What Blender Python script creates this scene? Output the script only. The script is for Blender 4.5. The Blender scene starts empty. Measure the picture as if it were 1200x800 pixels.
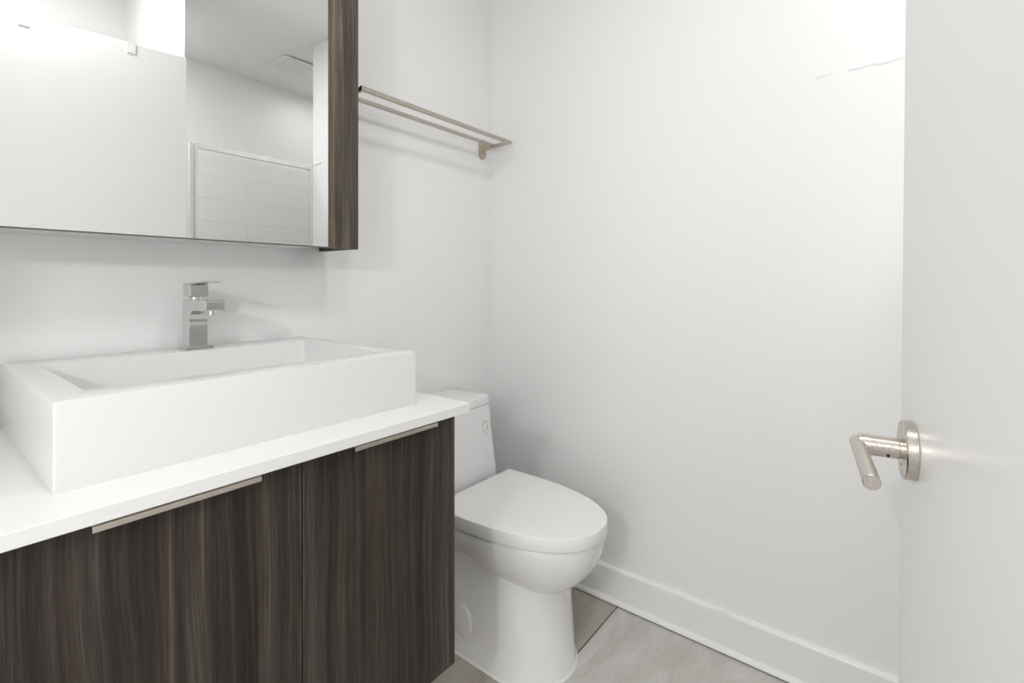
import bpy, bmesh, math, random
from mathutils import Vector, Matrix
C = bpy.context.scene.collection
R = math.radians
random.seed(4)

# ------------------------------------------------------------------ camera
cam_d = bpy.data.cameras.new('camera'); cam = bpy.data.objects.new('camera', cam_d); C.objects.link(cam)
cam.location = (0, 0, 1.1); cam.rotation_euler = (R(90), 0, R(-51.81))
cam_d.sensor_width = 36; cam_d.lens = 571.5/1200*36; cam_d.shift_y = -68.2/1200; cam_d.clip_start = 0.005
bpy.context.scene.camera = cam

# ------------------------------------------------------------------ world, lights, exposure
w = bpy.data.worlds.new('world'); bpy.context.scene.world = w; w.use_nodes = True
bg = w.node_tree.nodes['Background']; bg.inputs[0].default_value = (1, 0.995, 0.99, 1); bg.inputs[1].default_value = 2.05

def area(name, loc, aim, power, size, col=(1, .995, .985), shape='DISK', sy=None):
    d = bpy.data.lights.new(name, 'AREA'); d.energy = power; d.shape = shape; d.size = size
    if sy: d.size_y = sy
    d.color = col
    o = bpy.data.objects.new(name, d); C.objects.link(o); o.location = loc
    o.rotation_euler = (Vector(aim)-Vector(loc)).to_track_quat('-Z', 'Y').to_euler()
    return o
area('ceiling_lamp_light', (0.78, -0.08, 2.475), (0.78, -0.08, 0), 4.6, 0.08)
area('entry_fill_light', (0.25, 0.10, 2.475), (0.25, 0.10, 0), 5.0, 0.14)  # added unseen lamp, in place of flash bounced off the ceiling
area('shower_fill_light', (0.42, -0.80, 2.475), (0.42, -0.80, 0), 7.5, 0.14)  # added fill, hidden by the partition; lifts the alcove in the mirror
area('shower_fill_light', (1.95, -0.78, 2.475), (1.95, -0.78, 0), 1.4, 0.14)  # second added fill, out of view, brightens the alcove's far wall
area('hallway_light', (-0.92, 0.08, 1.55), (1.0, 0.5, 0.9), 6, 0.09)
vs = bpy.context.scene.view_settings
vs.view_transform = 'Standard'; vs.look = 'None'; vs.gamma = 1; vs.use_curve_mapping = False; vs.exposure = 0.17

# ------------------------------------------------------------------ materials
def mat(name, col, rough=.5, metal=0, coat=0, spec=.5):
    m = bpy.data.materials.new(name); m.use_nodes = True
    b = m.node_tree.nodes['Principled BSDF']
    b.inputs['Base Color'].default_value = (*col, 1); b.inputs['Roughness'].default_value = rough
    b.inputs['Metallic'].default_value = metal; b.inputs['Coat Weight'].default_value = coat
    b.inputs['Coat Roughness'].default_value = .05
    b.inputs['Specular IOR Level'].default_value = spec
    return m
def N(m, t, **kw):
    n = m.node_tree.nodes.new(t)
    for k, v in kw.items(): setattr(n, k, v)
    return n
def L(m, a, b): m.node_tree.links.new(a, b)
def coords(m, scale=(1, 1, 1), rot=(0, 0, 0), loc=(0, 0, 0)):
    tc = N(m, 'ShaderNodeTexCoord'); mp = N(m, 'ShaderNodeMapping')
    mp.inputs['Scale'].default_value = scale; mp.inputs['Rotation'].default_value = rot; mp.inputs['Location'].default_value = loc
    L(m, tc.outputs['Object'], mp.inputs['Vector']); return mp.outputs['Vector']
def noise(m, vec, scale, detail=3, rough=.5, dist=0):
    n = N(m, 'ShaderNodeTexNoise'); n.inputs['Scale'].default_value = scale; n.inputs['Detail'].default_value = detail
    n.inputs['Roughness'].default_value = rough; n.inputs['Distortion'].default_value = dist
    L(m, vec, n.inputs['Vector']); return n.outputs['Fac']
def ramp(m, fac, stops):
    r = N(m, 'ShaderNodeValToRGB'); e = r.color_ramp.elements
    e[0].position, e[0].color = stops[0][0], (*stops[0][1], 1); e[1].position, e[1].color = stops[-1][0], (*stops[-1][1], 1)
    for p, c_ in stops[1:-1]:
        x = e.new(p); x.color = (*c_, 1)
    L(m, fac, r.inputs[0]); return r.outputs[0]
def mathn(m, op, a, b=None):
    n = N(m, 'ShaderNodeMath', operation=op)
    for i, v in enumerate((a, b)):
        if v is None: continue
        if isinstance(v, (int, float)): n.inputs[i].default_value = v
        else: L(m, v, n.inputs[i])
    return n.outputs[0]
def bump(m, h, strength=.1, dist=.01):
    b = N(m, 'ShaderNodeBump'); b.inputs['Strength'].default_value = strength; b.inputs['Distance'].default_value = dist
    L(m, h, b.inputs['Height']); L(m, b.outputs[0], m.node_tree.nodes['Principled BSDF'].inputs['Normal']); return b
BS = lambda m: m.node_tree.nodes['Principled BSDF']

WALL = (.858, .857, .853)
M = {}
def paint(name, col=WALL, rough=.42, b=.06):
    m = mat(name, col, rough, spec=.4)
    v = coords(m); bump(m, noise(m, v, 160, 4), b, .002); return m
M['wall'] = paint('wall_paint')
M['ceiling'] = paint('ceiling_paint', (.84, .838, .83), .7)
M['trim'] = paint('trim_paint', (.86, .857, .852), .25, .03)
M['door'] = paint('door_paint', (.87, .866, .86), .30, .04)

# the far wall has a patched crack in its plaster: a relief limited to one strip
m = mat('patched_wall_paint', WALL, .42, spec=.4)
tc = N(m, 'ShaderNodeTexCoord'); sp = N(m, 'ShaderNodeSeparateXYZ'); L(m, tc.outputs['Object'], sp.inputs[0])
wob = noise(m, tc.outputs['Object'], 18, 2)
zc = mathn(m, 'ADD', sp.outputs['Z'], mathn(m, 'MULTIPLY', mathn(m, 'SUBTRACT', wob, .5), .03))
dz = mathn(m, 'ABSOLUTE', mathn(m, 'SUBTRACT', zc, 1.66))
band = mathn(m, 'MAXIMUM', mathn(m, 'SUBTRACT', 1.0, mathn(m, 'DIVIDE', dz, .008)), 0.0)
inY = mathn(m, 'MULTIPLY', mathn(m, 'LESS_THAN', sp.outputs['Y'], .17), mathn(m, 'GREATER_THAN', sp.outputs['Y'], -.06))
mp = N(m, 'ShaderNodeMapping'); mp.inputs['Scale'].default_value = (1, 30, 160); L(m, tc.outputs['Object'], mp.inputs['Vector'])
gap = mathn(m, 'SUBTRACT', 1.0, mathn(m, 'MULTIPLY', mathn(m, 'LESS_THAN', sp.outputs['Y'], .135), mathn(m, 'GREATER_THAN', sp.outputs['Y'], .10)))
inY = mathn(m, 'MULTIPLY', inY, gap)
br = mathn(m, 'MULTIPLY', mathn(m, 'MULTIPLY', band, inY), noise(m, mp.outputs['Vector'], 1, 3, .7))
fine = mathn(m, 'MULTIPLY', noise(m, tc.outputs['Object'], 160, 4), .05)
bump(m, mathn(m, 'ADD', mathn(m, 'MULTIPLY', br, 2.2), fine), .6, .003)
M['wallB'] = m

# grey stone-look floor tiles with dark open joints
m = mat('floor_tile', (.3, .29, .27), .38)
v = coords(m)
bk = N(m, 'ShaderNodeTexBrick'); bk.offset = .5; bk.inputs['Scale'].default_value = 1
bk.inputs['Mortar Size'].default_value = .0022; bk.inputs['Mortar Smooth'].default_value = .1
bk.inputs['Brick Width'].default_value = .61; bk.inputs['Row Height'].default_value = .61
mp = N(m, 'ShaderNodeMapping'); mp.vector_type = 'POINT'
mp.inputs['Location'].default_value = (-(1.222-.61), -(.744-.61), 0)
L(m, v, mp.inputs['Vector']); L(m, mp.outputs[0], bk.inputs['Vector'])
bk.inputs['Color1'].default_value = (.0, .0, .0, 1); bk.inputs['Color2'].default_value = (1, 1, 1, 1); bk.inputs['Mortar'].default_value = (.5, .5, .5, 1)
v2 = coords(m, (2.2, 7, 1), (0, 0, .25))
n1 = noise(m, v2, 2.2, 8, .62, .6)
n2 = noise(m, coords(m), 55, 6, .7)
mix = mathn(m, 'ADD', mathn(m, 'MULTIPLY', n1, .8), mathn(m, 'MULTIPLY', n2, .2))
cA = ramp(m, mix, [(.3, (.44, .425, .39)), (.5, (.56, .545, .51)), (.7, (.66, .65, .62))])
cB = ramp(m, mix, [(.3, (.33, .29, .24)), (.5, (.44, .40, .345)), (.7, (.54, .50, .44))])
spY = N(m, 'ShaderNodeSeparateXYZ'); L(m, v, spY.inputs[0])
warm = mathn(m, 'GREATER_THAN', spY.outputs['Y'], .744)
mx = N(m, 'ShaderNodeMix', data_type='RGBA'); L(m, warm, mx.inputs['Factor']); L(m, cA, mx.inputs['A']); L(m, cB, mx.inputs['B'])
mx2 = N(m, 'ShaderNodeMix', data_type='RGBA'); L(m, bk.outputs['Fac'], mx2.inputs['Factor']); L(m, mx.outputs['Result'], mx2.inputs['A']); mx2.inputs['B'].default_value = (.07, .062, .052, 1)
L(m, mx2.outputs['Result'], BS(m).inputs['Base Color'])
bump(m, mathn(m, 'SUBTRACT', mathn(m, 'MULTIPLY', mix, .15), bk.outputs['Fac']), .3, .002)
M['floor'] = m

# glossy white wall tiles of the shower
m = mat('shower_tile', (.74, .74, .73), .2)
bk = N(m, 'ShaderNodeTexBrick'); bk.offset = .5; bk.inputs['Scale'].default_value = 1
bk.inputs['Mortar Size'].default_value = .002; bk.inputs['Brick Width'].default_value = .60; bk.inputs['Row Height'].default_value = .15
L(m, coords(m, (1, 1, 1), (R(90), 0, 0)), bk.inputs['Vector'])
mx = N(m, 'ShaderNodeMix', data_type='RGBA'); L(m, bk.outputs['Fac'], mx.inputs['Factor']); mx.inputs['A'].default_value = (.84, .84, .83, 1); mx.inputs['B'].default_value = (.71, .71, .70, 1)
L(m, mx.outputs['Result'], BS(m).inputs['Base Color']); M['tile'] = m

# dark grey-brown streaked wood laminate, grain upright
def wood(name, gain=1.0, seed=0.0):
    m = mat(name, (.05, .04, .035), .42, spec=.3)
    sw = coords(m, (1, 1, 1), (0, 0, 0), (seed, 0, 0))
    warp = N(m, 'ShaderNodeTexNoise'); warp.inputs['Scale'].default_value = 1
    mpw = N(m, 'ShaderNodeMapping'); mpw.inputs['Scale'].default_value = (5, 5, 1.6); L(m, sw, mpw.inputs['Vector']); L(m, mpw.outputs[0], warp.inputs['Vector'])
    warp.inputs['Detail'].default_value = 2
    off = N(m, 'ShaderNodeVectorMath', operation='MULTIPLY_ADD')
    L(m, warp.outputs['Color'], off.inputs[0]); off.inputs[1].default_value = (.05, .02, 0); L(m, sw, off.inputs[2])
    def st(sx, sz, sc, det, rg):
        mp = N(m, 'ShaderNodeMapping'); mp.inputs['Scale'].default_value = (sx, sx, sz); L(m, off.outputs[0], mp.inputs['Vector'])
        return noise(m, mp.outputs[0], sc, det, rg)
    broad = st(16, .5, 1, 3, .5); mid = st(95, 1.3, 1, 5, .65); fine = st(520, 9, 1, 4, .75)
    f = mathn(m, 'ADD', mathn(m, 'MULTIPLY', broad, .34), mathn(m, 'ADD', mathn(m, 'MULTIPLY', mid, .40), mathn(m, 'MULTIPLY', fine, .26)))
    g = gain
    c_ = ramp(m, f, [(.38, (.014*g, .0105*g, .008*g)), (.46, (.031*g, .0235*g, .019*g)), (.53, (.054*g, .043*g, .0355*g)), (.62, (.118*g, .097*g, .080*g))])
    hue = st(10, .4, 1.7, 2, .5)
    c2 = ramp(m, hue, [(.42, (1.0, .955, .92)), (.60, (.90, .95, .97))])
    mx = N(m, 'ShaderNodeMix', data_type='RGBA', blend_type='MULTIPLY'); mx.inputs['Factor'].default_value = 1
    L(m, c_, mx.inputs['A']); L(m, c2, mx.inputs['B']); L(m, mx.outputs['Result'], BS(m).inputs['Base Color'])
    bump(m, fine, .12, .0006); return m
M['wood'] = wood('streaked_wood', 1.0)
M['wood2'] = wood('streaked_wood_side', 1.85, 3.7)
M['dark'] = mat('dark_core', (.012, .011, .01), .6)
M['quartz'] = mat('white_quartz', (.86, .86, .85), .22)
v = coords(M['quartz']); L(M['quartz'], ramp(M['quartz'], noise(M['quartz'], v, 260, 4, .8), [(.30, (.76, .76, .75)), (.42, (.81, .81, .80)), (.7, (.82, .82, .81))]), BS(M['quartz']).inputs['Base Color'])
M['resin'] = mat('white_solid_surface', (.73, .728, .724), .22)
M['ceramic'] = mat('white_ceramic', (.86, .86, .86), .08, coat=.4)
M['plastic'] = mat('white_seat_plastic', (.87, .868, .865), .18)
M['caulk'] = mat('white_caulk', (.85, .84, .82), .5)
M['melamine'] = mat('white_melamine', (.78, .775, .77), .4)
M['chrome'] = mat('chrome', (.68, .68, .675), .06, 1)
M['alu'] = mat('polished_aluminium', (.88, .88, .88), .25, .3)
M['mirror'] = mat('mirror_silver', (.94, .945, .94), .0, 1)
M['edge'] = mat('mirror_edge', (.10, .10, .095), .4)
M['print'] = mat('grey_print', (.50, .50, .49), .5)
M['sticker'] = mat('sticker_film', (.83, .83, .82), .3)
def brushed(name, col, scale, rough=.3):
    m = mat(name, col, rough, 1)
    n = noise(m, coords(m, scale), 1, 3, .6)
    r = ramp(m, n, [(.3, (rough-.08,)*3), (.7, (rough+.1,)*3)]); L(m, r, BS(m).inputs['Roughness']); return m
M['nickel'] = brushed('brushed_nickel', (.60, .555, .505), (900, 900, 60), .30)
M['rack'] = brushed('brushed_nickel_rack', (.52, .46, .405), (20, 900, 900), .30)
M['pull'] = brushed('brushed_champagne_pull', (.66, .60, .53), (15, 900, 900), .35)
m = bpy.data.materials.new('clear_glass'); m.use_nodes = True
b = BS(m); b.inputs['Base Color'].default_value = (.99, .995, .995, 1); b.inputs['Transmission Weight'].default_value = 1; b.inputs['Roughness'].default_value = 0; b.inputs['IOR'].default_value = 1.1
M['glass'] = m

# ------------------------------------------------------------------ mesh helpers
def obj(name, bm, m, parent=None, smooth=False, bevel=0, seg=2, loc=None):
    me = bpy.data.meshes.new(name)
    bmesh.ops.recalc_face_normals(bm, faces=bm.faces[:]); bm.to_mesh(me); bm.free()
    o = bpy.data.objects.new(name, me); C.objects.link(o)
    for mm in (m if isinstance(m, (list, tuple)) else [m]): me.materials.append(mm)
    if parent: o.parent = parent
    if bevel:
        md = o.modifiers.new('bevel', 'BEVEL'); md.width = bevel; md.segments = seg; md.limit_method = 'ANGLE'; md.angle_limit = R(35); md.harden_normals = True
    if smooth or bevel:
        for p in me.polygons: p.use_smooth = True
        if not bevel: me.set_sharp_from_angle(angle=R(38))
    return o
def box(bm, x0, x1, y0, y1, z0, z1, mi=0):
    vs_ = [bm.verts.new(p) for p in ((x0,y0,z0),(x1,y0,z0),(x1,y1,z0),(x0,y1,z0),(x0,y0,z1),(x1,y0,z1),(x1,y1,z1),(x0,y1,z1))]
    for f in ((0,1,2,3),(4,5,6,7),(0,1,5,4),(1,2,6,5),(2,3,7,6),(3,0,4,7)):
        fc = bm.faces.new([vs_[i] for i in f]); fc.material_index = mi
    return vs_
def bx(*a): bm = bmesh.new(); box(bm, *a); return bm
def loft(bm, rings, cap=(True, True), mi=0):
    R_ = [[bm.verts.new(p) for p in r] for r in rings]
    n = len(R_[0])
    for a, b in zip(R_, R_[1:]):
        for i in range(n): bm.faces.new((a[i], a[(i+1) % n], b[(i+1) % n], b[i])).material_index = mi
    if cap[0]: bm.faces.new(R_[0][::-1]).material_index = mi
    if cap[1]: bm.faces.new(R_[-1]).material_index = mi
def cyl(bm, a, b, r, n=40, r2=None, ch=0):
    a, b = Vector(a), Vector(b); d = (b-a); ln = d.length; d.normalize()
    q = d.to_track_quat('Z', 'Y'); r2 = r if r2 is None else r2
    def ring(t, rr): return [a+d*t+q @ Vector((rr*math.cos(2*math.pi*i/n), rr*math.sin(2*math.pi*i/n), 0)) for i in range(n)]
    rs = [ring(0, r-ch), ring(ch, r), ring(ln-ch, r2), ring(ln, r2-ch)] if ch else [ring(0, r), ring(ln, r2)]
    loft(bm, rs)
def poly_prism(bm, pts, axis, a, b):
    def P(u, v_, t): return {'x': (t, u, v_), 'y': (u, t, v_), 'z': (u, v_, t)}[axis]
    loft(bm, [[P(u, v_, a) for u, v_ in pts], [P(u, v_, b) for u, v_ in pts]])
def thing(name, label, cat, loc=(0, 0, 0), group=None):
    o = bpy.data.objects.new(name, None); C.objects.link(o); o.location = loc; o.empty_display_size = .1
    o['label'] = label; o['category'] = cat
    if group: o['group'] = group
    return o
def off(bm, loc): bmesh.ops.translate(bm, verts=bm.verts[:], vec=-Vector(loc)); return bm
def part(name, bm, m, t, **k): return obj(name, off(bm, t.location), m, t, **k)   # world coordinates into the thing's own
def tag(o, label, cat, group=None):
    o['label'] = label; o['category'] = cat
    if group: o['group'] = group
    return o
def struct(name, bm, m, parent=None, **k):
    o = obj(name, bm, m, parent, **k)
    if not parent: o['kind'] = 'structure'
    return o

# ------------------------------------------------------------------ room shell
YA, XB, ZC = 1.330, 1.548, 2.50
XD, XL, YF = -0.045, -0.35, -1.15          # door hinge wall, entry wall, far shower wall
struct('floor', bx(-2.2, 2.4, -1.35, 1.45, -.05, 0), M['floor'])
struct('ceiling', bx(XL-.12, 2.4, -1.25, 1.45, ZC, ZC+.05), M['ceiling'])
struct('wall_back', bx(XL-.12, XB+.12, YA, YA+.1, 0, ZC), M['wall'])
struct('wall_right', bx(XB, XB+.12, -.391, YA, 0, ZC), M['wallB'])
bm = bmesh.new(); box(bm, XL-.10, XL, .76, YA, 0, ZC); box(bm, XD-.10, XD, -1.25, -.135, 0, ZC); box(bm, XL-.10, XD-.10, -.235, -.135, 0, ZC); box(bm, XL-.10, XL, -.135, .0, 0, ZC); box(bm, XL-.10, XL, .0, .76, 2.10, ZC)
struct('wall_left', bm, M['wall'])
struct('wall_front', bx(XD-.12, 2.4, YF-.1, YF, 0, ZC), M['wall'])
struct('wall_shower', bx(2.2, 2.3, YF, -.391, 0, ZC), M['wall'])
struct('wall_shower_return', bx(XB+.12, 2.2, -.391, -.27, 0, ZC), M['wall'])
bm = bmesh.new(); box(bm, XD, .661, -.50, -.44, 0, ZC); box(bm, .661, .80, -.50, -.14, 0, ZC)
struct('wall_partition', bm, M['wall'])
struct('trim_1', bx(XD, 2.2, YF, YF+.008, 0, 1.93), M['tile'])
struct('trim_2', bx(.80, XB, -.47, -.39, 0, .09), M['trim'], bevel=.004)
# door frame
bm = bmesh.new(); box(bm, XL-.11, XL+.012, .745, .82, 0, 2.16); box(bm, XL-.11, XL+.012, -.06, .015, 0, 2.16); box(bm, XL-.11, XL+.012, .015, .745, 2.085, 2.16)
struct('trim_3', bm, M['trim'], bevel=.002)
# baseboards with shoe moulding
def baseboard(name, axis, face, a, b, s):
    pr = [(0, 0), (.014, 0), (.014, .113), (.011, .119), (.006, .122), (0, .122)]
    bm = bmesh.new(); pts = [(face - u*s, v_) for u, v_ in pr]
    if axis == 'y': poly_prism(bm, pts, 'y', a, b)
    else: poly_prism(bm, pts, 'x', a, b)
    o = struct(name, bm, M['trim'])
    q = [(.0135, .0)] + [(.0135 + .0125*math.cos(t), .004 + .015*math.sin(t)) for t in [i*math.pi/16 for i in range(9)]]
    bm = bmesh.new(); poly_prism(bm, [(face - u*s, v_) for u, v_ in q], axis, a, b)
    struct('shoe_moulding', bm, M['trim'], o, smooth=True); return o
baseboard('baseboard_right', 'y', XB, -.39, YA, 1)
baseboard('baseboard_back', 'x', YA, XL, XB-.026, 1)
# chipped paint flakes along the baseboard's top and shoe
bb = bpy.data.objects['baseboard_right']
def flakes(name, spots):
    bm = bmesh.new()
    for y, z, x, ln, h_ in spots:
        n = 9; lo = []; up = []
        for i in range(n+1):
            t = i/n; lo.append((x, y+ln*(t-.5), z-h_*random.uniform(.2, .6)*math.sin(math.pi*max(.06, min(.94, t))))); up.append((x, y+ln*(t-.5), z+h_*random.uniform(.2, .6)*math.sin(math.pi*max(.06, min(.94, t)))))
        ring = lo+up[::-1]
        loft(bm, [[(px, py, pz) for px, py, pz in ring], [(px-.0012, py, pz) for px, py, pz in ring]])
    o = obj(name, bm, M['caulk'], bb); return o
flakes('paint_flake', [(.400, .119, 1.5355, .03, .006), (.425, .117, 1.5350, .018, .004), (.335, .026, 1.5345, .06, .007), (.30, .022, 1.5345, .05, .006), (.27, .018, 1.534, .03, .005)])

# ------------------------------------------------------------------ door leaf (structure) with lever handle
ang = R(8.06); E = Vector((.7656, -.0066)); Lf = .762
dl = bx(-Lf, 0, -.036, 0, .008, 2.049)
door = struct('door_1', dl, M['door'], bevel=.0015)
tilt = R(.5)
door.matrix_world = Matrix.Translation((E.x, E.y, 1.1)) @ Matrix.Rotation(ang, 4, 'Z') @ Matrix.Rotation(tilt, 4, 'X') @ Matrix.Translation((0, 0, -1.1))
HX, HZ = -.079, .918
bm = bmesh.new(); cyl(bm, (HX, 0, HZ), (HX, .011, HZ), .0315, 64, ch=.0012)
rose = obj('door_handle', bm, M['nickel'], door, smooth=True); rose['label'] = 'round brushed nickel rose of the lever handle'
bm = bmesh.new(); cyl(bm, (HX, .0105, HZ), (HX, .0145, HZ), .0106, 40); obj('collar', bm, M['nickel'], rose, smooth=True)
bm = bmesh.new(); cyl(bm, (HX, .0135, HZ), (HX, .0505, HZ), .0115, 40, ch=.0006); obj('neck', bm, M['nickel'], rose, smooth=True)
bm = bmesh.new(); cyl(bm, (HX+.0095, .0505, HZ-.001), (HX-.1185, .0505, HZ-.0035), .0074, 40, ch=.0008); obj('lever', bm, M['nickel'], rose, smooth=True)
bm = bmesh.new(); cyl(bm, (HX-.0092, .024, HZ-.0068), (HX-.0103, .024, HZ-.0076), .0016, 16); cyl(bm, (HX+.001, .0105, HZ-.017), (HX+.001, .0113, HZ-.017), .0012, 16); obj('set_screw', bm, M['dark'], rose)
for i, (x, lab) in enumerate(((.286-.7656, 'small white clip over the door top, the left one in the mirror'), (.583-.7656, 'small white clip over the door top, the one nearer the door edge'))):
    q = door.matrix_world @ Vector((x/math.cos(ang), 0, 2.049))
    bm = bmesh.new(); box(bm, -.014, .014, .0004, .0035, -.042, .0035); box(bm, -.014, .014, -.036, .0035, .0005, .0035)
    o = obj('door_clip', bm, M['trim'], bevel=.0006); o.matrix_world = Matrix.Translation(q) @ Matrix.Rotation(ang, 4, 'Z') @ Matrix.Rotation(tilt, 4, 'X')
    tag(o, lab, 'clip', 'clips over the door top')

# ------------------------------------------------------------------ shower screen and vent (seen in the mirror)
t = thing('shower_screen', 'framed clear glass shower screen seen in the mirror', 'shower screen', (1.22, -.424, .09))
bm = bmesh.new(); box(bm, .932, .944, -.436, -.412, .09, 1.805); part('post', bm, M['alu'], t, bevel=.001)
bm = bmesh.new(); box(bm, .912, .929, -.432, -.416, .09, 1.80); part('door_jamb', bm, M['alu'], t, bevel=.001)
bm = bmesh.new(); box(bm, .944, 1.540, -.436, -.412, 1.778, 1.803); part('header_rail', bm, M['alu'], t, bevel=.001)
bm = bmesh.new(); box(bm, .944, 1.546, -.428, -.421, .095, 1.779); part('glass_panel', bm, M['glass'], t)
bm = bmesh.new(); box(bm, 1.5405, 1.5475, -.440, -.392, 1.772, 1.808); box(bm, 1.5445, 1.5475, -.393, -.30, 1.798, 1.805); part('wall_bracket', bm, M['alu'], t)
t = thing('ceiling_vent', 'square white exhaust vent on the ceiling, faint in the mirror', 'vent', (1.60, -.72, ZC))
bm = bmesh.new(); box(bm, 1.48, 1.72, -.84, -.60, ZC-.008, ZC-.0005); part('cover', bm, M['ceiling'], t, bevel=.004)
for i in range(6):
    y = -.82+i*.04; bm = bmesh.new(); box(bm, 1.51, 1.69, y, y+.026, ZC-.0095, ZC-.008); part('louver', bm, M['ceiling'], t)
# recessed ceiling lamp rings; all but the mid-room one are added for fill
for (x, y, lab) in ((.78, -.08, 'round recessed ceiling lamp over the middle of the room'), (.25, .10, 'round unseen ceiling lamp added as fill just inside the doorway'), (.42, -.80, 'round unseen ceiling lamp added as fill in the shower alcove, behind the partition'), (1.95, -.78, 'round unseen ceiling lamp added as fill at the far end of the shower alcove')):
    t = thing('ceiling_lamp', lab, 'lamp', (x, y, ZC), 'recessed ceiling lamps')
    bm = bmesh.new(); n = 48
    def rg(r, z): return [(x+r*math.cos(2*math.pi*i/n), y+r*math.sin(2*math.pi*i/n), z) for i in range(n)]
    loft(bm, [rg(.072, ZC-.0005), rg(.092, ZC-.0005), rg(.092, ZC-.005), rg(.076, ZC-.008), rg(.072, ZC-.0005)], (False, False)); part('trim_ring', bm, M['trim'], t, smooth=True)

# ------------------------------------------------------------------ vanity cabinet
VX0, VX1, VY0, VY1 = .070, .760, .757, YA-.001
ZB, ZT = .272, .817
t = thing('vanity_cabinet', 'wall-hung two-door vanity cabinet in dark streaked wood', 'cabinet', (.415, 1.04, ZB))
bm = bmesh.new(); box(bm, VX0, VX0+.018, VY0+.02, VY1, ZB, ZT); box(bm, VX1-.018, VX1, VY0+.0205, VY1, ZB, ZT)
box(bm, VX0+.018, VX1-.018, VY0+.02, VY1, ZB, ZB+.018); box(bm, VX0+.018, VX1-.018, VY1-.018, VY1, ZB+.018, ZT); box(bm, VX0+.018, VX1-.018, VY0+.02, VY0+.04, ZT-.05, ZT)
part('carcass', bm, M['wood2'], t)
SEAM = .412
for i, (a, b, h0, h1) in enumerate(((VX0, SEAM-.001, .145, .339), (SEAM+.001, VX1, .499, .693))):
    bm = bx(a, b, VY0, VY0+.0195, ZB, ZT-.004); d = part('door', bm, M['wood'], t, bevel=.0008)
    bm = bmesh.new()
    # folded edge pull: a plate over the door's top edge with a short down-turned lip
    pr = [(VY0+.016, ZT-.0035), (VY0+.016, ZT-.0020), (VY0-.0165, ZT-.0020), (VY0-.019, ZT-.0035), (VY0-.019, ZT-.0102), (VY0-.0168, ZT-.0102), (VY0-.0168, ZT-.0045), (VY0-.0155, ZT-.0035)]
    poly_prism(bm, pr, 'x', h0, h1); off(bm, t.location); obj('handle', bm, M['pull'], d, bevel=.0008)['label'] = 'slim brushed metal edge pull'
o = obj('countertop', off(bx(.040, .789, .7357, YA-.0005, .8172, .8365), (.415, 1.03, .817)), M['quartz'], bevel=.0012); o.location = (.415, 1.03, .817)
tag(o, 'thin white quartz countertop on the dark vanity', 'countertop')

# ------------------------------------------------------------------ rectangular vessel sink
BX0, BX1, BY0, BY1, BZ0, BZ1 = .124, .709, .8246, 1.312, .8366, .9515
t = thing('vessel_sink', 'wide rectangular white sink basin on the countertop', 'sink', ((BX0+BX1)/2, (BY0+BY1)/2, BZ0))
def rr(x0, x1, y0, y1, r, z, n=6):
    pts = []
    for cx, cy, a0 in ((x1-r, y1-r, 0), (x0+r, y1-r, 90), (x0+r, y0+r, 180), (x1-r, y0+r, 270)):
        for i in range(n+1):
            a = R(a0+90*i/n); pts.append((cx+r*math.cos(a), cy+r*math.sin(a), z))
    return pts
ix0, ix1, iy0, iy1 = .166, .664, .886, 1.213
bm = bmesh.new()
e = .0018
loft(bm, [rr(BX0, BX1, BY0, BY1, .003, BZ0), rr(BX0, BX1, BY0, BY1, .003, BZ1-e), rr(BX0+e*.3, BX1-e*.3, BY0+e*.3, BY1-e*.3, .003, BZ1-e*.3), rr(BX0+e, BX1-e, BY0+e, BY1-e, .003, BZ1),
          rr(ix0-e, ix1+e, iy0-e, iy1+e, .006, BZ1), rr(ix0-e*.3, ix1+e*.3, iy0-e*.3, iy1+e*.3, .006, BZ1-e*.3), rr(ix0, ix1, iy0, iy1, .006, BZ1-e),
          rr(ix0+.004, ix1-.004, iy0+.004, iy1-.004, .008, BZ0+.030), rr(ix0+.008, ix1-.008, iy0+.008, iy1-.008, .010, BZ0+.022), rr(.40, .43, 1.04, 1.07, .014, BZ0+.016)])
part('basin', bm, M['resin'], t, smooth=True)
bm = bmesh.new(); cyl(bm, (.415, 1.055, BZ0+.0165), (.415, 1.055, BZ0+.0205), .030, 48, ch=.0012); cyl(bm, (.415, 1.055, BZ0+.020), (.415, 1.055, BZ0+.0255), .018, 40, ch=.001)
part('drain', bm, M['chrome'], t, smooth=True)['label'] = 'round chrome drain'

# ------------------------------------------------------------------ faucet
FX, FY, FZ = .4285, 1.257, BZ1+.0002
t = thing('faucet', 'square chrome single-lever faucet at the sink back', 'faucet', (FX, FY, FZ))
bm = bmesh.new(); box(bm, FX-.028, FX+.028, FY-.029, FY+.026, FZ, FZ+.007); part('base_plate', bm, M['chrome'], t, bevel=.0012)
H = .113; hw = .019
yb, yf, ys = FY+.020, FY-.019, FY-.113
prof = [(yb, .0055), (yb, H), (ys+.004, H-.001), (ys, H-.005), (ys, H-.022), (ys+.002, H-.024), (yf-.028, H-.026)]
for i in range(1, 9):
    a = i/8*math.pi/2; prof.append((yf-.024+.024*math.sin(a), H-.026-.026*(1-math.cos(a))))
prof.append((yf, .0055))
bm = bmesh.new(); poly_prism(bm, [(y, FZ+z) for y, z in prof], 'x', FX-hw, FX+hw)
part('body', bm, M['chrome'], t, bevel=.0015)
bm = bmesh.new(); cyl(bm, (FX, ys+.022, FZ+H-.034), (FX, ys+.022, FZ+H-.023), .0105, 32, ch=.0012); part('aerator', bm, M['chrome'], t, smooth=True)
bm = bmesh.new(); cyl(bm, (FX, FY, FZ+H-.001), (FX, FY, FZ+H+.006), .015, 32); part('cartridge_neck', bm, M['chrome'], t, smooth=True)
bm = bmesh.new(); z0 = FZ+H+.005
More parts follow.
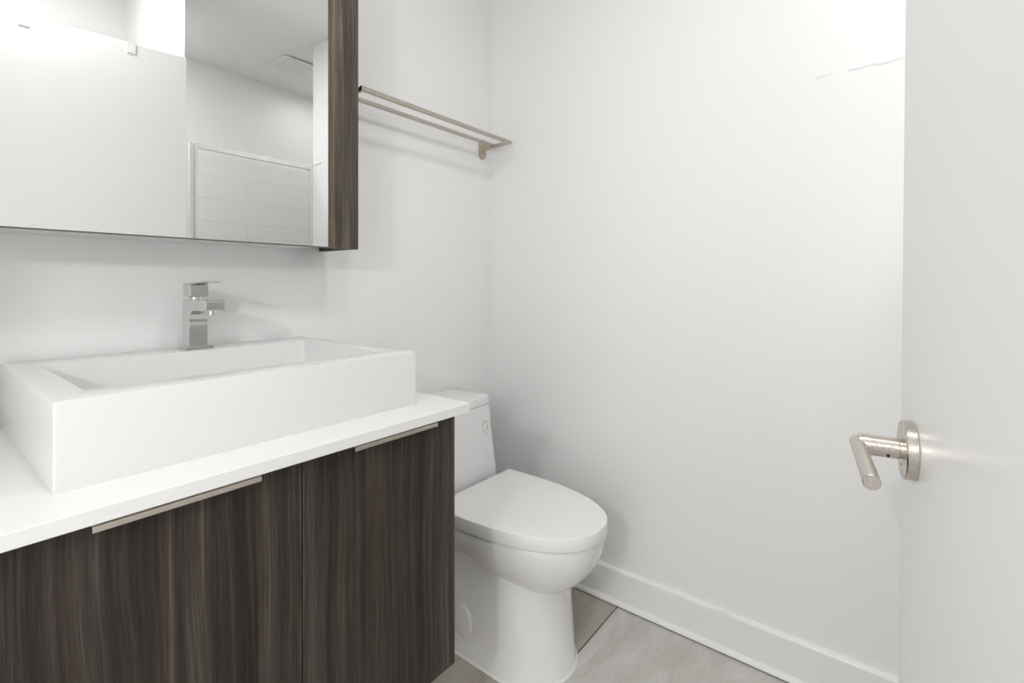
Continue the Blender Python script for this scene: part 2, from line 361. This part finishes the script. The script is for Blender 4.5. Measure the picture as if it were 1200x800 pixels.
poly_prism(bm, [(yb+.0, z0+.010), (yb, z0+.027), (yf-.004, z0+.027), (yf-.004, z0+.0), (yb-.010, z0)], 'x', FX-hw, FX+hw); lv = part('lever_block', bm, M['chrome'], t, bevel=.0015)
bm = bmesh.new(); poly_prism(bm, [(yb, z0+.0272), (yb, z0+.0315), (FY-.088, z0+.0345), (FY-.090, z0+.0315), (FY-.02, z0+.0275)], 'x', FX-hw, FX+hw)
off(bm, t.location); obj('lever_plate', bm, M['chrome'], lv, bevel=.0006)

# ------------------------------------------------------------------ mirror cabinet
MX0, MX1, MY, MZ0, MZ1, ST = .034, .796, 1.166, 1.1935, 1.98, .705
t = thing('mirror_cabinet', 'wall-mounted mirror cabinet with a dark wood side', 'cabinet', (.415, YA-.001, MZ0))
bm = bmesh.new(); box(bm, MX0, ST-.012, MY+.0215, YA-.001, MZ0+.003, MZ1); part('carcass', bm, M['melamine'], t)
bm = bmesh.new(); box(bm, ST+.0012, MX1, MY, MY+.020, MZ0, MZ1); box(bm, MX1-.022, MX1, MY+.020, YA-.001, MZ0, MZ1)
part('side_panel', bm, M['wood2'], t, bevel=.0006)['label'] = 'dark streaked wood strip at the right end'
bm = bmesh.new(); box(bm, MX0, ST, MY+.0008, MY+.0205, MZ0, MZ1)
md = part('mirror_door', bm, M['edge'], t)
bm = bmesh.new(); box(bm, MX0+.0004, ST-.0004, MY-.0002, MY+.0008, MZ0+.0016, MZ1-.0004); off(bm, t.location); obj('mirror_glass', bm, M['mirror'], md)

# ------------------------------------------------------------------ double towel rack
TX0, TX1, TZ = .818, 1.497, 1.651
YW = YA-.001; Y1 = 1.188; Y2 = 1.275
t = thing('towel_rack', 'brushed nickel double-bar towel rack on the back wall', 'towel rack', ((TX0+TX1)/2, YW, TZ))
def bar(y, x0, x1, r, z):
    bm = bmesh.new(); cyl(bm, (x0, y, z), (x1, y, z), r, 28, ch=.001); return bm
part('towel_bar', bar(Y1, TX0, TX1+.004, .0078, TZ), M['rack'], t, smooth=True)
part('towel_bar', bar(Y2, TX0+.002, TX1-.004, .0070, TZ+.004), M['rack'], t, smooth=True)
for x, s in ((TX0+.004, 1), (TX1-.008, -1)):
    bm = bmesh.new()
    pts = [(Y1-.004, TZ-.0075), (Y1-.004, TZ+.004), (Y2, TZ+.005), (YW-.006, TZ+.010), (YW-.006, TZ-.016), (Y2, TZ-.012)]
    poly_prism(bm, pts, 'x', x-.004, x+.004); part('arm', bm, M['rack'], t, bevel=.001)
    bm = bmesh.new(); n = 12; r = .0165; pts = []
    for i in range(n+1): a = math.pi*i/n; pts.append((x+r*math.cos(a), TZ+.018+r*math.sin(a)))
    for i in range(n+1): a = math.pi+math.pi*i/n; pts.append((x+r*math.cos(a), TZ-.030+r*math.sin(a)))
    poly_prism(bm, pts, 'y', YW-.009, YW); p = part('mounting_plate', bm, M['rack'], t, bevel=.0008)
    bm = bmesh.new(); cyl(bm, (x-.001, YW-.0105, TZ+.020), (x-.001, YW-.009, TZ+.020), .0026, 16); off(bm, t.location); obj('screw', bm, M['dark'], p)

# ------------------------------------------------------------------ toilet
AX = 1.178
t = thing('toilet', 'white one-piece toilet with closed lid between vanity and wall', 'toilet', (AX, .95, 0))
lid_w = [(.6215, 0), (.624, .030), (.6305, .052), (.644, .077), (.665, .101), (.695, .124), (.73, .144), (.77, .159), (.815, .171), (.87, .180), (.94, .1855), (1.01, .186), (1.085, .184)]
def cr(pts, k):   # Catmull-Rom refinement
    out = []
    for i in range(len(pts)-1):
        p0 = pts[max(i-1, 0)] if i else (pts[1][0], -pts[1][1]); p1, p2 = pts[i], pts[i+1]; p3 = pts[min(i+2, len(pts)-1)]
        for j in range(k):
            u = j/k
            out.append(tuple(.5*((2*p1[c])+(-p0[c]+p2[c])*u+(2*p0[c]-5*p1[c]+4*p2[c]-p3[c])*u*u+(-p0[c]+3*p1[c]-3*p2[c]+p3[c])*u**3) for c in (0, 1)))
    return out+[pts[-1]]
half = cr(lid_w, 4)
outl = [(w_, y) for y, w_ in half] + [(-w_, y) for y, w_ in half[:0:-1]]       # closed, centred on the axis; ends at the back corners
def lidring(z, ins, yc=.86):
    pts = []
    for x, y in outl:
        sx = (abs(x)-ins)/abs(x) if abs(x) > ins else 1
        fy = (y-yc)/((.62-yc) if y < yc else (1.085-yc))
        pts.append((AX+x*(1-ins/.186), y+(ins*fy if y < yc else -ins*fy), z))
    return pts
bm = bmesh.new(); loft(bm, [lidring(.4005, .004), lidring(.4025, .0012), lidring(.406, 0), lidring(.4375, 0), lidring(.4390, .0006), lidring(.4398, .0022), lidring(.4400, .0045), lidring(.4402, .05), lidring(.4402, .12)])
ld = part('lid', bm, M['plastic'], t, smooth=True)
bm = bmesh.new(); loft(bm, [lidring(.3968, .008), lidring(.4006, .008)]); part('seat', bm, M['plastic'], t, smooth=True)
# bowl: rim outline shrinking downwards, deeper at the front than at the back
bm = bmesh.new(); rings = []
NS = 22; yc0 = .88
def bowl_ring(s, z_extra=0):
    out = []
    for x, y in outl:
        g = (1-s**3.0)**.6 if s < 1 else 0
        yy = yc0+((y-.0+.004*0)-yc0)*s; xx = x*s*.975
        if y < yc0: yy += .006*s
        dep = .178-.24*max(0, yy-.74)*.55
        out.append((AX+xx, yy, .3965-dep*g))
    return out
for i in range(NS+1):
    rings.append(bowl_ring(1-.62*(i/NS)**1.5))
r0 = rings[0]; inner = [(AX+(p[0]-AX)*.97, yc0+(p[1]-yc0)*.97, .3975) for p in r0]; rim1 = [(AX+(p[0]-AX)*.992, yc0+(p[1]-yc0)*.992, .3972) for p in r0]
loft(bm, [inner, rim1, [(p[0], p[1], p[2]-.002) for p in r0]] + rings[1:]); part('bowl', bm, M['ceramic'], t, smooth=True)
# skirted pedestal
def ped(z, hw_, yf_, yb_=1.29, cy=.875, nn=30):
    pts = []
    for i in range(nn+1):
        a = math.pi+math.pi*i/nn; pts.append((AX+hw_*math.cos(a), cy+(cy-yf_)*math.sin(a), z))
    return pts+[(AX+hw_, 1.0, z), (AX+hw_, yb_-.02, z), (AX+hw_-.02, yb_, z), (AX-hw_+.02, yb_, z), (AX-hw_, yb_-.02, z), (AX-hw_, 1.0, z)]
bm = bmesh.new(); loft(bm, [ped(.0005, .139, .720), ped(.012, .1385, .721), ped(.016, .1365, .723), ped(.10, .135, .728), ped(.18, .133, .736), ped(.25, .132, .742), ped(.31, .134, .742), ped(.36, .140, .742)])
pd = part('pedestal', bm, M['ceramic'], t, smooth=True)
bm = bmesh.new(); loft(bm, [ped(.0003, .1435, .7155, 1.294), ped(.003, .1425, .7165, 1.293), ped(.006, .139, .720, 1.29)]); part('caulk_bead', bm, M['caulk'], t, smooth=True)
# oval bolt cap on the skirt's left side
bm = bmesh.new()
def ov(x, k): return [(x, 1.005+.036*k*math.cos(2*math.pi*i/40), .105+.048*k*math.sin(2*math.pi*i/40)) for i in range(40)]
loft(bm, [ov(AX-.1335, 1), ov(AX-.1375, 1), ov(AX-.1395, .95), ov(AX-.1405, .8)]); off(bm, t.location); obj('bolt_cap', bm, M['ceramic'], pd, smooth=True)['label'] = 'oval cap low on the skirt'
# tank
def tk(z, hw_, yf_, yb_=YA-.002, r=.018, bow=.010):
    base = rr(AX-hw_, AX+hw_, yf_, yb_, r, z, 6); pts = []
    for x, y, zz in base:
        if y < yf_+.03: y = y + bow*((x-AX)/hw_)**2
        pts.append((x, y, zz))
    # extra points across the front so that it bows
    out = []
    for i, p in enumerate(pts):
        out.append(p); q = pts[(i+1) % len(pts)]
        if i == 20:
            for k in range(1, 14):
                u = k/14; x = p[0]+(q[0]-p[0])*u; out.append((x, yf_+bow*((x-AX)/hw_)**2, z))
    return out
bm = bmesh.new(); loft(bm, [tk(.30, .145, 1.16, r=.03, bow=.004), tk(.36, .165, 1.125, r=.03, bow=.004), tk(.398, .174, 1.108, r=.028), tk(.45, .172, 1.117, r=.022), tk(.53, .167, 1.128), tk(.61, .163, 1.136), tk(.668, .160, 1.141)])
tank = part('tank', bm, M['ceramic'], t, smooth=True)
bm = bmesh.new(); loft(bm, [tk(.6695, .1585, 1.1415), tk(.6705, .1610, 1.1395), tk(.693, .1610, 1.1395), tk(.6975, .1595, 1.1412), tk(.7005, .155, 1.147), tk(.702, .11, 1.19)]); part('tank_lid', bm, M['ceramic'], t, smooth=True)
# sticker with a little printed emblem and caption lines
sx, sz = AX+.118, .592
def sy(x): return 1.1342+.010*((x-AX)/.163)**2
def shear(bm_):
    for v_ in bm_.verts: v_.co.y += (v_.co.z-sz)*.10+.010*(((v_.co.x-AX)/.163)**2-((sx-AX)/.163)**2)
st = bmesh.new(); box(st, sx-.017, sx+.017, sy(sx)-.0011, sy(sx)-.0003, sz-.030, sz+.030); shear(st); off(st, t.location)
so = obj('sticker', st, M['sticker'], tank, bevel=.0003)
pm = bmesh.new(); yy = sy(sx)-.0016
for a in ((-.013, .013, .019, .0215), (-.013, -.003, .0235, .026), (-.013, -.011, -.012, .016), (.011, .013, -.012, .016), (-.013, .013, -.0135, -.0115), (-.013, .013, .0145, .0165), (-.011, .005, -.0205, -.0175), (-.011, .011, -.026, -.0245), (.003, .008, -.006, .002)):
    box(pm, sx+a[0], sx+a[1], yy, yy+.0006, sz+a[2], sz+a[3])
shear(pm); off(pm, t.location); obj('emblem', pm, M['print'], so)
